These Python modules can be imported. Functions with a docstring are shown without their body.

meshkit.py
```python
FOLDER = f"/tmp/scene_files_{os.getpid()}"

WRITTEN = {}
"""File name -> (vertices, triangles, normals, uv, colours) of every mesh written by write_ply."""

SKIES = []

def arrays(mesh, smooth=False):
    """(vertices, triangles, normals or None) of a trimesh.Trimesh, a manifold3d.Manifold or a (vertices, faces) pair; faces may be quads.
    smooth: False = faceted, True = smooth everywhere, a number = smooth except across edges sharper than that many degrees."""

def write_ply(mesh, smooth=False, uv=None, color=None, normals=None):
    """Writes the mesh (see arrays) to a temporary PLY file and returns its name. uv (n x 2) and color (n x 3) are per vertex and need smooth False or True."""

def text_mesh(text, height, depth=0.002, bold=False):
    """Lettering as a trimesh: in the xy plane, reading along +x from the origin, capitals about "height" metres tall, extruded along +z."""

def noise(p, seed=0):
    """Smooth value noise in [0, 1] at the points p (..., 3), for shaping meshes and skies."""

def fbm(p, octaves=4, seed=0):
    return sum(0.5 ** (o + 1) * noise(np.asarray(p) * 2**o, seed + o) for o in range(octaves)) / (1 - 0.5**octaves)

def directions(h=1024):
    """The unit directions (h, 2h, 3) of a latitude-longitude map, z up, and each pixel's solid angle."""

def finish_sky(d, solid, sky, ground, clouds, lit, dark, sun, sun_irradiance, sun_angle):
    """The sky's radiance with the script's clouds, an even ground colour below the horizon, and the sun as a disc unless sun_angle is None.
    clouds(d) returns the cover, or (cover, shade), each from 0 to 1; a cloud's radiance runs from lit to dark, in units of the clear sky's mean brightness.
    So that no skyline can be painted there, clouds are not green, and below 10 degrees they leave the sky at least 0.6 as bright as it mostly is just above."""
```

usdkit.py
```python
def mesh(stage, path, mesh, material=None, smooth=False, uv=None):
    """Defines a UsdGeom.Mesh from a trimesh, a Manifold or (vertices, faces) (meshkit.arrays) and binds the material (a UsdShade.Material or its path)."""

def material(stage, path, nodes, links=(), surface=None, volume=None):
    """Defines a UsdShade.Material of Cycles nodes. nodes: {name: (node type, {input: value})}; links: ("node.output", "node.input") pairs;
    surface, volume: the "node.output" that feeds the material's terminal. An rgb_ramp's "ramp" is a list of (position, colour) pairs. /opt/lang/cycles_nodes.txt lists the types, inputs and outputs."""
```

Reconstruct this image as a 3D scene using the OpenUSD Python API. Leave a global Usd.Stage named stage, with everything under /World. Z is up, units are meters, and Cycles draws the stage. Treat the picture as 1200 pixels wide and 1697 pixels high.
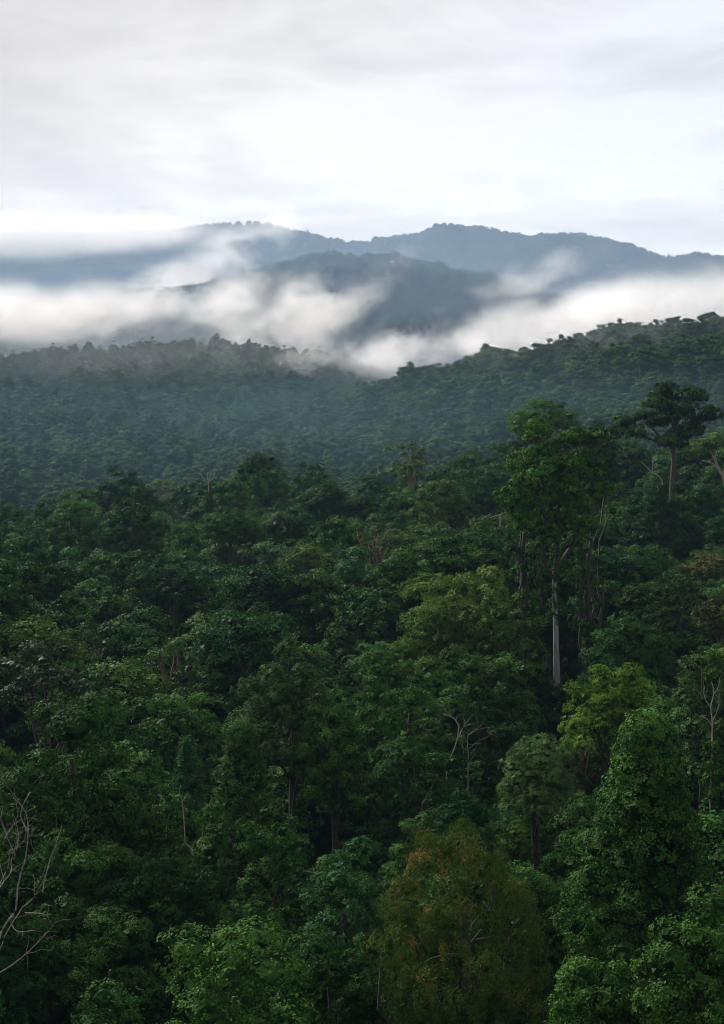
import math
import numpy as np, trimesh, usdkit, meshkit
from scipy.interpolate import PchipInterpolator
from scipy.ndimage import map_coordinates
from pxr import Usd, UsdGeom, UsdLux, UsdShade, Gf, Sdf, Vt

stage = Usd.Stage.CreateInMemory()
UsdGeom.SetStageUpAxis(stage, 'Z')
UsdGeom.SetStageMetersPerUnit(stage, 1.0)
UsdGeom.Xform.Define(stage, '/World')
UsdGeom.Xform.Define(stage, '/World/Looks')
T = Sdf.ValueTypeNames

# ------------------------------------------------------------------ camera, sky, sun, exposure
F_PX, CX, CY, HORIZON = 2331.0, 600.0, 848.5, 560.0
PITCH = math.atan((CY - HORIZON) / F_PX)
CAM_Z = 160.0
cam = UsdGeom.Camera.Define(stage, '/World/camera')
cam.CreateHorizontalApertureAttr(36.0)
cam.CreateFocalLengthAttr(36.0 * F_PX / 1200.0)
cam.CreateClippingRangeAttr((0.5, 60000.0))
cam.CreateFStopAttr(0.0)
cam.AddTranslateOp().Set((0, 0, CAM_Z))
cam.AddRotateXYZOp().Set((90 - math.degrees(PITCH), 0, 0))
EXPOSURE = 2.6
cam.CreateExposureAttr(EXPOSURE)

SUN_ELEV, SUN_AZ = math.radians(33.0), math.radians(-38.0)      # azimuth from +y towards +x
sun_dir = np.array([math.sin(SUN_AZ) * math.cos(SUN_ELEV), math.cos(SUN_AZ) * math.cos(SUN_ELEV), math.sin(SUN_ELEV)])
sun = UsdLux.DistantLight.Define(stage, '/World/sun')
sun.CreateIntensityAttr(0.4)
sun.CreateNormalizeAttr(True)
sun.CreateAngleAttr(12.0)
sun.CreateColorAttr((1.0, 0.965, 0.93))
m_ = Gf.Matrix4d().SetLookAt(Gf.Vec3d(0, 0, 0), Gf.Vec3d(*(-sun_dir)), Gf.Vec3d(0, 0, 1)).GetInverse()
sun.AddTransformOp().Set(m_)

SKY_STRENGTH = 0.1
SKY_LEVEL = 0.74 / 2 ** EXPOSURE / SKY_STRENGTH                   # radiance of the cloud deck before the strength
c = lambda r, g, b, k=1.0: tuple(float(x) * SKY_LEVEL * k for x in (r, g, b))
sky_mat = usdkit.material(stage, '/World/Looks/cloudy_sky', {
    "geo": ("texture_coordinate", {}),
    "sep": ("separate_xyz", {}),
    # flat cloud deck: direction projected on a plane overhead
    "zc": ("math", {"math_type": "maximum", "value2": 0.0}),
    "zz": ("math", {"math_type": "add", "value2": 0.10}),
    "px": ("math", {"math_type": "divide"}), "py": ("math", {"math_type": "divide"}),
    "uv": ("combine_xyz", {"z": 3.1}),
    "m1": ("mapping", {"scale": (0.55, 0.50, 1.0), "rotation": (0, 0, 0.1), "location": (5.3, 0.2, 0.0)}),
    "n1": ("noise_texture", {"scale": 1.0, "detail": 6.0, "roughness": 0.5, "distortion": 0.5}),
    "m2": ("mapping", {"scale": (2.2, 2.0, 1.0), "rotation": (0, 0, -0.35), "location": (4.7, 2.2, 0.0)}),
    "n2": ("noise_texture", {"scale": 1.0, "detail": 7.0, "roughness": 0.58, "distortion": 1.0}),
    "nm": ("mix_float", {"fac": 0.27, "use_clamp": False}),
    "r1": ("rgb_ramp", {"ramp": [(0.0, c(0.74, 0.73, 0.77)), (0.38, c(0.84, 0.83, 0.86)), (0.46, c(0.94, 0.93, 0.95)), (0.53, c(1.07, 1.06, 1.06)), (0.60, c(1.24, 1.23, 1.21)), (1.0, c(1.3, 1.29, 1.27))]}),
    # cooler towards the right of the view, warm cream towards the veiled sun
    "warm": ("vector_math", {"math_type": "dot_product", "vector2": tuple(sun_dir)}),
    "wr": ("rgb_ramp", {"ramp": [(0.0, (0.94, 0.975, 1.045)), (0.64, (0.94, 0.975, 1.045)), (0.80, (1.0, 0.99, 0.99)), (0.93, (1.03, 1.0, 0.965)), (1.0, (1.04, 1.01, 0.97))]}),
    "mul": ("mix_color", {"blend_type": "multiply", "fac": 1.0, "use_clamp": False}),
    "sky": ("sky_texture", {"sky_type": "single_scattering", "sun_disc": False, "sun_elevation": SUN_ELEV, "sun_rotation": math.atan2(sun_dir[0], sun_dir[1]), "altitude": 500.0}),
    "mix": ("mix_color", {"fac": 0.985}),
    "bg": ("background_shader", {"strength": SKY_STRENGTH}),
}, [("geo.generated", "sep.vector"), ("sep.z", "zc.value1"), ("zc.value", "zz.value1"), ("sep.x", "px.value1"), ("zz.value", "px.value2"), ("sep.y", "py.value1"), ("zz.value", "py.value2"),
    ("px.value", "uv.x"), ("py.value", "uv.y"), ("uv.vector", "m1.vector"), ("m1.vector", "n1.vector"), ("uv.vector", "m2.vector"), ("m2.vector", "n2.vector"), ("n1.fac", "nm.a"), ("n2.fac", "nm.b"), ("nm.result", "r1.fac"),
    ("geo.generated", "warm.vector1"), ("warm.value", "wr.fac"), ("r1.color", "mul.a"), ("wr.color", "mul.b"),
    ("sky.color", "mix.a"), ("mul.result", "mix.b"), ("mix.result", "bg.color")], surface="bg.background")
dome = UsdLux.DomeLight.Define(stage, '/World/sky')
UsdShade.MaterialBindingAPI.Apply(dome.GetPrim()).Bind(sky_mat)
dome.GetPrim().SetCustomDataByKey('kind', 'structure')


# ------------------------------------------------------------------ helpers
def ray(px, row):
    """Unit-depth direction of a point of the photograph in the world."""
    a, b = (px - CX) / F_PX, (CY - row) / F_PX
    return np.array([a, math.cos(PITCH) + b * math.sin(PITCH), -math.sin(PITCH) + b * math.cos(PITCH)])


def place(px, row, d):
    """World point at horizontal distance d on that ray."""
    r = ray(px, row)
    p = r * (d / math.hypot(r[0], r[1]))
    return p + np.array([0, 0, CAM_Z])


def project(p):
    p = np.asarray(p, float) - np.array([0, 0, CAM_Z])
    depth = p[..., 1] * math.cos(PITCH) - p[..., 2] * math.sin(PITCH)
    up = p[..., 1] * math.sin(PITCH) + p[..., 2] * math.cos(PITCH)
    depth = np.maximum(depth, 1e-6)
    return CX + F_PX * p[..., 0] / depth, CY - F_PX * up / depth, depth


def tag(prim, label=None, category=None, group=None, kind=None):
    prim = prim.GetPrim() if hasattr(prim, 'GetPrim') else prim
    for k, v in (('label', label), ('category', category), ('group', group), ('kind', kind)):
        if v:
            prim.SetCustomDataByKey(k, v)
    return prim


_taken = {}


def numbered(name, parent='/World'):
    n = _taken.get((parent, name), 0)
    _taken[(parent, name)] = n + 1
    return f'{parent}/{name}' + (f'_{n:03d}' if n else '')


def add_mesh(path, mesh, mat, tint=None, smooth=False):
    v, f = mesh
    m = usdkit.mesh(stage, path, (v, f), mat, smooth)
    if tint is not None:
        UsdGeom.PrimvarsAPI(m).CreatePrimvar('tint', T.FloatArray, 'vertex').Set(Vt.FloatArray.FromNumpy(np.asarray(tint, np.float32)))
    return m


def tube(points, radii, sides=6):
    p = np.asarray(points, float)
    t = np.gradient(p, axis=0)
    t /= np.linalg.norm(t, axis=1, keepdims=True) + 1e-12
    a = np.cross(t, np.where(np.abs(t[:, 2:]) < 0.9, [0, 0, 1.0], [1.0, 0, 0]))
    a /= np.linalg.norm(a, axis=1, keepdims=True) + 1e-12
    b, ang = np.cross(t, a), np.arange(sides) * 2 * np.pi / sides
    rr = np.broadcast_to(radii, (len(p),))
    v = p[:, None] + rr[:, None, None] * (np.cos(ang)[None, :, None] * a[:, None] + np.sin(ang)[None, :, None] * b[:, None])
    i, j = np.meshgrid(np.arange(len(p) - 1), np.arange(sides), indexing='ij')
    q = np.stack([i * sides + j, i * sides + (j + 1) % sides, (i + 1) * sides + (j + 1) % sides, (i + 1) * sides + j], -1).reshape(-1, 4)
    f = np.vstack([q[:, [0, 1, 2]], q[:, [0, 2, 3]]])
    n = len(p) * sides
    v = np.vstack([v.reshape(-1, 3), p[-1]])
    k = np.arange(sides)
    f = np.vstack([f, np.stack([n - sides + k, n - sides + (k + 1) % sides, np.full(sides, n)], 1)])
    return v, f


def join(parts):
    vs, fs, n = [], [], 0
    for v, f in parts:
        vs.append(v); fs.append(f + n); n += len(v)
    return np.vstack(vs), np.vstack(fs)


def wobbly(p0, p1, rng, n=6, bend=0.08, sag=0.0):
    """A crooked line between two points."""
    p0, p1 = np.asarray(p0, float), np.asarray(p1, float)
    s = np.linspace(0, 1, n)[:, None]
    L = np.linalg.norm(p1 - p0)
    off = np.cumsum(rng.normal(0, 1, (n, 3)), 0)
    off -= off[0] + (off[-1] - off[0]) * s
    return p0 + (p1 - p0) * s + off * bend * L * 0.35 + np.array([0, 0, sag * L]) * (s * (1 - s)) * 4


# ------------------------------------------------------------------ materials
def leaf_material(name, dark, light, accent=None, accent_at=0.93, through=0.14, gloss=0.012):
    """Leaf colour runs from dark to light with the leaf, the spray, the tree and the stand it grows in; accent is new growth."""
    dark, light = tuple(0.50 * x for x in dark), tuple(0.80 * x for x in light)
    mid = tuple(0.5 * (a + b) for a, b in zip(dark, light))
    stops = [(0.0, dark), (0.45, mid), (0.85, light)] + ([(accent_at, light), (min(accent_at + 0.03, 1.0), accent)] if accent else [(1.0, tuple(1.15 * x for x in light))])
    nodes = {
        "at": ("attribute", {"attribute": "tint"}),
        "geo": ("geometry", {}), "oi": ("object_info", {}),
        "n": ("noise_texture", {"scale": 0.045, "detail": 2.0}),
        "s1": ("math", {"math_type": "multiply_add", "value2": 0.8, "value3": -0.40}),
        "s2": ("math", {"math_type": "multiply_add", "value2": 0.34, "value3": -0.17}),
        "a1": ("math", {"math_type": "add"}), "a2": ("math", {"math_type": "add", "use_clamp": True}),
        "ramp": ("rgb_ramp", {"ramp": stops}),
        "tc": ("mix_color", {"blend_type": "multiply", "fac": 1.0, "b": (0.9, 1.05, 0.5), "use_clamp": False}),
        "p": ("principled_bsdf", {"roughness": 0.5, "specular_ior_level": gloss}) if gloss else ("diffuse_bsdf", {}),
        "t": ("translucent_bsdf", {}),
        "mix": ("mix_closure", {"fac": through}),
    }
    return usdkit.material(stage, '/World/Looks/' + name, nodes, [
        ("at.fac", "a1.value1"), ("geo.position", "n.vector"), ("n.fac", "s1.value1"), ("s1.value", "a1.value2"), ("oi.random", "s2.value1"), ("a1.value", "a2.value1"), ("s2.value", "a2.value2"),
        ("a2.value", "ramp.fac"), ("ramp.color", "p.base_color" if gloss else "p.color"), ("ramp.color", "tc.a"), ("tc.result", "t.color"), ("p.BSDF", "mix.closure1"), ("t.BSDF", "mix.closure2")], surface="mix.closure")


def bark_material(name, dark, light, scale=3.0):
    return usdkit.material(stage, '/World/Looks/' + name, {
        "geo": ("geometry", {}), "map": ("mapping", {"scale": (1.0, 1.0, 0.25)}),
        "n": ("noise_texture", {"scale": scale, "detail": 5.0, "roughness": 0.65}),
        "r": ("rgb_ramp", {"ramp": [(0.3, dark), (0.7, light)]}),
        "b": ("bump", {"strength": 0.6, "distance": 0.05}),
        "p": ("principled_bsdf", {"roughness": 0.85, "specular_ior_level": 0.2}),
    }, [("geo.position", "map.vector"), ("map.vector", "n.vector"), ("n.fac", "r.fac"), ("n.fac", "b.height"), ("b.normal", "p.normal"), ("r.color", "p.base_color")], surface="p.BSDF")


M = {
    'dark': leaf_material('dark_green_leaves', (0.008, 0.032, 0.006), (0.044, 0.115, 0.022)),
    'mid': leaf_material('mid_green_leaves', (0.012, 0.044, 0.007), (0.068, 0.155, 0.027)),
    'fresh': leaf_material('fresh_green_leaves', (0.016, 0.058, 0.008), (0.080, 0.190, 0.026)),
    'olive': leaf_material('olive_leaves', (0.014, 0.046, 0.008), (0.088, 0.160, 0.026), (0.15, 0.14, 0.030), 0.94),
    'blue': leaf_material('blue_green_leaves', (0.008, 0.038, 0.010), (0.044, 0.122, 0.036)),
    'pale': leaf_material('pale_green_leaves', (0.020, 0.055, 0.012), (0.100, 0.182, 0.052)),
    'bright': leaf_material('bright_green_leaves', (0.030, 0.080, 0.008), (0.125, 0.220, 0.026), through=0.3),
    'bronze': leaf_material('bronze_leaves', (0.016, 0.050, 0.006), (0.056, 0.092, 0.018), (0.13, 0.075, 0.026), 0.965, gloss=0.0),
    'silver': leaf_material('silvery_leaves', (0.010, 0.030, 0.008), (0.060, 0.095, 0.040), (0.085, 0.105, 0.07), 0.97, gloss=0.05),
    'brown': leaf_material('brownish_leaves', (0.026, 0.048, 0.012), (0.105, 0.115, 0.036), (0.16, 0.085, 0.04), 0.93),
}
BARK = bark_material('dark_bark', (0.016, 0.013, 0.010), (0.052, 0.042, 0.033))
BARK_GREY = bark_material('grey_bark', (0.085, 0.082, 0.078), (0.22, 0.21, 0.20), 1.6)
BARK_PALE = bark_material('pale_bark', (0.06, 0.050, 0.042), (0.25, 0.215, 0.18), 4.0)
BARK_RUST = bark_material('reddish_bark', (0.055, 0.040, 0.030), (0.17, 0.120, 0.085), 2.0)


# ------------------------------------------------------------------ leaves
def leaves(p, out, tint, rng, length, width, droop=0.0, fold=0.12, up=0.5):
    """One folded rhombus per leaf."""
    n = len(p)
    nor = 0.9 * out + np.array([0, 0, up]) + rng.normal(0, 0.30, (n, 3))
    nor /= np.linalg.norm(nor, axis=1, keepdims=True) + 1e-9
    ax = np.cross(nor, rng.normal(0, 1, (n, 3)))
    ax /= np.linalg.norm(ax, axis=1, keepdims=True) + 1e-9
    if droop:
        ax = ax * (1 - droop) + np.array([0, 0, -droop]) + out * 0.25 * droop
        ax /= np.linalg.norm(ax, axis=1, keepdims=True) + 1e-9
        nor = nor - ax * (nor * ax).sum(1, keepdims=True)
        nor /= np.linalg.norm(nor, axis=1, keepdims=True) + 1e-9
    sd = np.cross(nor, ax)
    L = (length * rng.uniform(0.65, 1.3, n))[:, None]
    W = (width * rng.uniform(0.7, 1.25, n))[:, None]
    v = np.stack([p - ax * L * .5, p + sd * W * .5 + nor * W * fold, p + ax * L * .5, p - sd * W * .5 + nor * W * fold], 1).reshape(-1, 3)
    b = np.arange(n)[:, None] * 4
    f = np.vstack([b + [[0, 1, 2]], b + [[0, 2, 3]]])
    t = np.repeat(tint + rng.normal(0, 0.13, n), 4)
    return (v, f), t


ICO = {k: (np.asarray(m.vertices), np.asarray(m.faces)) for k, m in ((k, trimesh.creation.icosphere(k, 1.0)) for k in (0, 1))}


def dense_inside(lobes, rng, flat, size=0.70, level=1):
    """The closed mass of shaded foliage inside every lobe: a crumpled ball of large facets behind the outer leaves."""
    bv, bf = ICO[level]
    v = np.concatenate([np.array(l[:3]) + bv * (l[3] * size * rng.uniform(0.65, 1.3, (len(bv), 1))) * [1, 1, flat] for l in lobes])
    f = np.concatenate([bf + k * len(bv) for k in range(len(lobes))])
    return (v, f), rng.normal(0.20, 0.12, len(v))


def sphere_dirs(n, rng):
    v = rng.normal(0, 1, (n, 3))
    return v / (np.linalg.norm(v, axis=1, keepdims=True) + 1e-9)


def foliate(lobes, rng, clump=0.6, per=24, length=0.28, width=0.14, flat=0.75, droop=0.0, cover=0.9, low=-0.35, tip=0.0, up=0.28, spread=1.0, base=0.45, core=0.48):
    """Leaf sprays over a set of lobes (x, y, z, radius). clump: radius of a spray in metres; tip: extra tint towards the upper sprays (new growth)."""
    lobes = np.asarray(lobes, float)
    cs, outs, ts = [], [], []
    top, bot = lobes[:, 2].max() + 1e-6, lobes[:, 2].min()
    for x, y, z, r in lobes:
        k = max(4, int(cover * 4 * np.pi * r * r * 0.62 / (np.pi * clump * clump) * 1.15))
        d = sphere_dirs(int(k * 1.9), rng)
        d = d[d[:, 2] > low - 0.25 * rng.random(len(d))][:k]
        rad = r * (1.04 - 0.34 * rng.random(len(d)) ** 2)
        cs.append(np.array([x, y, z]) + d * rad[:, None] * [1, 1, flat])
        outs.append(d)
        ts.append(np.full(len(d), base + rng.normal(0, 0.10) + tip * (z - bot) / (top - bot)) + rng.normal(0, 0.10, len(d)))
    cs, outs, ts = np.vstack(cs), np.vstack(outs), np.concatenate(ts)
    n = len(cs)
    per_ = per
    p = np.repeat(cs, per_, 0)
    o = np.repeat(outs, per_, 0)
    g = rng.normal(0, 1, (n * per_, 3))
    along = (g * o).sum(1, keepdims=True)
    g = g - o * along * 0.7
    size = np.repeat(clump * rng.uniform(0.6, 1.25, n), per_)[:, None]
    p = p + g * size * 0.55 * spread * [1, 1, 0.75]
    if droop:
        p[:, 2] -= np.abs(rng.normal(0, 1, len(p))) * droop * clump * 1.6
    got, gt = leaves(p, o, np.repeat(ts, per_), rng, length, width, droop, up=up)
    if not core:
        return got, gt
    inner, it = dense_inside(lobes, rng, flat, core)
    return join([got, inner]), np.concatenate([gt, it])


def dome_lobes(R, zb, zt, rng, n=34, size=0.34, squash=1.0, wob=0.12, under=-0.35, inner=6):
    """Lobes spread evenly over an uneven ellipsoid between heights zb and zt."""
    i = np.arange(n) + 0.5
    ph = i * 2.39996 + rng.uniform(0, 6.28)
    cz = 1 - (1 - under) * i / n
    sx = np.sqrt(np.maximum(0, 1 - cz ** 2))
    hz = (zt - zb) / 2
    ctr = zb + hz
    d = np.stack([np.cos(ph) * sx, np.sin(ph) * sx, cz], 1)
    warp = 1 + 0.30 * (meshkit.noise(d * 1.5 + rng.uniform(0, 50, 3)) - 0.5) * 2 + rng.normal(0, wob, n)
    r = R * size * rng.uniform(0.72, 1.25, n)
    c_ = d * warp[:, None] * np.array([R - R * size * .7, R - R * size * .7, max(hz - R * size * .6 * squash, 0.3)])
    c_[:, 2] += ctr
    L = np.column_stack([c_, r])
    if inner:
        q = sphere_dirs(inner, rng) * 0.45 * np.array([R, R, hz])
        q[:, 2] += ctr
        L = np.vstack([L, np.column_stack([q, np.full(inner, R * size * 1.1)])])
    return L


def woody(lobes, base_z, H, rng, r0=0.35, fork=0.45, limbs=9, limb_r=0.5, lean=0.03, sides=7):
    """Trunk and limbs that carry a set of lobes: (trunk mesh, list of limb meshes)."""
    lobes = np.asarray(lobes)
    top = lobes[:, :3].mean(0)
    top = np.array([top[0] * .5, top[1] * .5, lobes[:, 2].max() - 0.3 * (lobes[:, 2].max() - lobes[:, 2].min())])
    tp = wobbly((0, 0, base_z), top, rng, 9, lean)
    rad = r0 * np.linspace(1, 0.35, 9)
    rad[0] *= 1.5
    trunk = tube(tp, rad, sides)
    out = []
    idx = rng.permutation(len(lobes))[:limbs]
    for k in idx:
        s = rng.uniform(fork, 0.95)
        p0 = np.array([np.interp(s * 8, np.arange(9), tp[:, a]) for a in range(3)])
        rr = r0 * (1 - 0.65 * s) * limb_r
        out.append(tube(wobbly(p0, lobes[k, :3], rng, 6, 0.12, 0.05), rr * np.linspace(1, 0.3, 6), 5))
    return trunk, out


# ------------------------------------------------------------------ terrain
def key(d, px, row, drop):
    """A line across the terrain at distance d whose treetops stand at these rows of the photograph: ground height against column."""
    z = np.array([place(a, b, d)[2] for a, b in zip(px, row)]) - drop
    return d, np.array([(a - CX) / F_PX for a in px]), z


flat_row = lambda d, row, drop: key(d, [-250, 600, 1450], [row] * 3, drop)
KEYS = [
    (0.0, np.array([-1.0, 1.0]), np.array([CAM_Z - 3.0] * 2)),
    (22.0, np.array([-1.0, 1.0]), np.array([CAM_Z - 22.0] * 2)),
    (55.0, np.array([-1.0, 1.0]), np.array([CAM_Z - 58.0] * 2)),
    key(80, [-250, 0, 300, 600, 900, 1200, 1450], [1740, 1740, 1730, 1700, 1680, 1660, 1650], 22),
    key(115, [-250, 0, 300, 600, 900, 1200, 1450], [1440, 1440, 1440, 1420, 1400, 1370, 1350], 22),
    key(160, [-250, 0, 200, 400, 600, 900, 1200, 1450], [1250, 1250, 1275, 1235, 1200, 1200, 1170, 1160], 27),
    key(200, [-250, 0, 250, 450, 600, 800, 1000, 1200, 1450], [1150, 1150, 1185, 1150, 1105, 1090, 1110, 1075, 1060], 27),
    key(245, [-250, 0, 200, 350, 450, 550, 700, 900, 1200, 1450], [1060, 1060, 1080, 1130, 1130, 1085, 1020, 1030, 980, 970], 27),
    key(300, [-250, 0, 200, 350, 470, 550, 700, 900, 1200, 1450], [965, 965, 975, 1010, 1015, 980, 950, 935, 900, 890], 27),
    key(400, [-250, 0, 300, 600, 900, 1200, 1450], [886, 882, 872, 866, 830, 815, 810], 36),
    key(500, [-250, 0, 150, 300, 450, 600, 750, 900, 1050, 1200, 1450], [824, 820, 810, 794, 790, 772, 752, 720, 738, 758, 764], 36),
    key(610, [-250, 0, 300, 600, 750, 900, 1050, 1200, 1450], [930, 925, 890, 830, 800, 762, 770, 785, 790], 30),
    key(740, [-250, 0, 200, 400, 560, 640, 750, 900, 1050, 1200, 1450], [812, 812, 808, 792, 775, 756, 735, 705, 690, 690, 690], 24),
    key(1000, [-250, 0, 200, 400, 520, 600, 660, 700, 760, 800, 860, 960, 1060, 1200, 1450], [708, 706, 704, 700, 680, 652, 625, 612, 594, 585, 576, 556, 536, 522, 500], 24),
    key(1230, [-250, 0, 200, 400, 560, 650, 720, 800, 900, 1050, 1200, 1450], [640, 638, 636, 634, 645, 668, 680, 690, 690, 690, 690, 690], 24),
    key(1520, [-250, 0, 150, 300, 360, 450, 560, 620, 700, 800, 1000, 1450], [580, 578, 576, 570, 566, 574, 582, 606, 640, 660, 670, 670], 24),
    key(1850, [-250, 0, 300, 600, 900, 1200, 1450], [650, 650, 640, 630, 640, 650, 650], 24),
    key(2150, [-250, 0, 300, 520, 700, 850, 1000, 1200, 1450], [570, 570, 560, 520, 520, 560, 590, 600, 600], 24),
    key(2600, [-250, 0, 150, 280, 400, 440, 520, 600, 700, 800, 900, 1050, 1200, 1450], [512, 500, 490, 478, 466, 450, 431, 431, 442, 464, 492, 522, 540, 550], 22),
    key(3150, [-250, 0, 300, 600, 900, 1200, 1450], [530, 530, 520, 500, 510, 530, 535], 22),
    key(4000, [-250, 0, 300, 500, 600, 740, 900, 1050, 1200, 1450], [452, 450, 445, 432, 448, 432, 440, 462, 474, 480], 20),
    key(4800, [-250, 0, 150, 250, 320, 380, 430, 480, 540, 600, 650, 700, 740, 790, 830, 880, 940, 990, 1040, 1070, 1100, 1145, 1200, 1300, 1450],
        [398, 396, 394, 390, 385, 380, 381, 388, 399, 409, 403, 392, 382, 386, 392, 399, 397, 401, 414, 425, 434, 428, 434, 436, 440], 20),
    key(5600, [-250, 600, 1450], [500, 480, 500], 20),
    (9500.0, np.array([-1.0, 1.0]), np.array([CAM_Z - 120.0] * 2)),
]
TS = np.concatenate([np.linspace(-0.75, -0.34, 12)[:-1], np.linspace(-0.34, 0.34, 273), np.linspace(0.34, 0.75, 12)[1:]])   # x/y columns of the sheet in front
kd = np.array([k[0] for k in KEYS])
kz = np.array([PchipInterpolator(k[1], k[2])(np.clip(TS, k[1][0], k[1][-1])) for k in KEYS])
DS = np.unique(np.concatenate([np.linspace(0, 60, 13), np.linspace(60, 640, 117), np.linspace(640, 1800, 150), np.linspace(1800, 5600, 240), np.linspace(5600, 9500, 30)]))
ZT = PchipInterpolator(kd, kz, axis=0)(DS)                        # distance x column


def relief(x, y, d):
    """Knolls, gullies and spurs on top of the drawn lines."""
    p = np.stack([x, y, np.zeros_like(x)], -1)
    small = (meshkit.fbm(p / 60.0, 3, 5) - 0.5) * np.clip(d / 150, 0, 1) * 21
    big = (np.abs(meshkit.fbm(p / 420.0 + 7.3, 4, 11) - 0.5) * 2 - 0.28) * np.interp(d, [600, 800, 1500, 2100, 4000, 5200], [0, 24, 26, 50, 100, 60])
    ridge_keep = np.exp(-((d - 1520) / 130) ** 2) + np.exp(-((d - 1000) / 90) ** 2) + np.exp(-((d - 2600) / 90) ** 2) + np.exp(-((d - 4800) / 230) ** 2)
    return small - big * (1 - 0.85 * np.clip(ridge_keep, 0, 1))


def ground_z(x, y):
    x, y = np.atleast_1d(np.asarray(x, float)), np.atleast_1d(np.asarray(y, float))
    d = np.hypot(x, y)
    ang = np.arctan2(x, y)
    t = np.tan(np.clip(np.where(np.abs(ang) > 2.2, (np.pi - np.abs(ang)) * np.sign(ang), ang), -0.64, 0.64))
    i = np.interp(d, DS, np.arange(len(DS)))
    j = np.interp(t, TS, np.arange(len(TS)))
    return map_coordinates(ZT, [i, j], order=1, mode='nearest') + relief(x, y, d)


def build_ground():
    ang_front = np.arctan(TS)
    ang = np.concatenate([ang_front, np.linspace(ang_front[-1], 2 * np.pi + ang_front[0], 60)[1:-1]])
    dd = DS[1:]
    A, D = np.meshgrid(ang, dd, indexing='ij')
    x, y = np.sin(A) * D, np.cos(A) * D
    v = np.stack([x, y, ground_z(x, y)], -1).reshape(-1, 3)
    na, nd = len(ang), len(dd)
    i, j = np.meshgrid(np.arange(na), np.arange(nd - 1), indexing='ij')
    i2 = (i + 1) % na
    q = np.stack([i * nd + j, i * nd + j + 1, i2 * nd + j + 1, i2 * nd + j], -1).reshape(-1, 4)
    c0 = len(v)
    v = np.vstack([v, [0, 0, float(ground_z(0.0, 0.0)[0])]])
    k = np.arange(na)
    f = np.vstack([q[:, [0, 2, 1]], q[:, [0, 3, 2]], np.stack([np.full(na, c0), ((k + 1) % na) * nd, k * nd], 1)])
    nrm = np.cross(v[f[:, 1]] - v[f[:, 0]], v[f[:, 2]] - v[f[:, 0]])[:, 2]
    f[nrm < 0] = f[nrm < 0][:, ::-1]
    return v, f


soil = usdkit.material(stage, '/World/Looks/forest_floor', {
    "geo": ("geometry", {}), "n": ("noise_texture", {"scale": 0.15, "detail": 5.0}),
    "r": ("rgb_ramp", {"ramp": [(0.3, (0.012, 0.026, 0.010)), (0.6, (0.022, 0.045, 0.016)), (0.8, (0.035, 0.035, 0.018))]}),
    "p": ("diffuse_bsdf", {})},
    [("geo.position", "n.vector"), ("n.fac", "r.fac"), ("r.color", "p.color")], surface="p.BSDF")
tag(add_mesh('/World/ground', build_ground(), soil, smooth=True), kind='structure')


# ------------------------------------------------------------------ haze and fog
HAZE_TOP = CAM_Z + 470
haze_mat = usdkit.material(stage, '/World/Looks/haze', {"v": ("principled_volume", {"color": (0.46, 0.68, 1.0), "density": 2.8e-5, "anisotropy": 0.1, "absorption_color": (1.0, 1.0, 1.0)})}, volume="v.volume")
zmin = float(min(ZT.min() - 60, 0))
hb = trimesh.creation.box(bounds=[(-10000, -10000, zmin - 60), (10000, 10000, HAZE_TOP)])
tag(usdkit.mesh(stage, '/World/haze', hb, haze_mat), kind='stuff')


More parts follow.
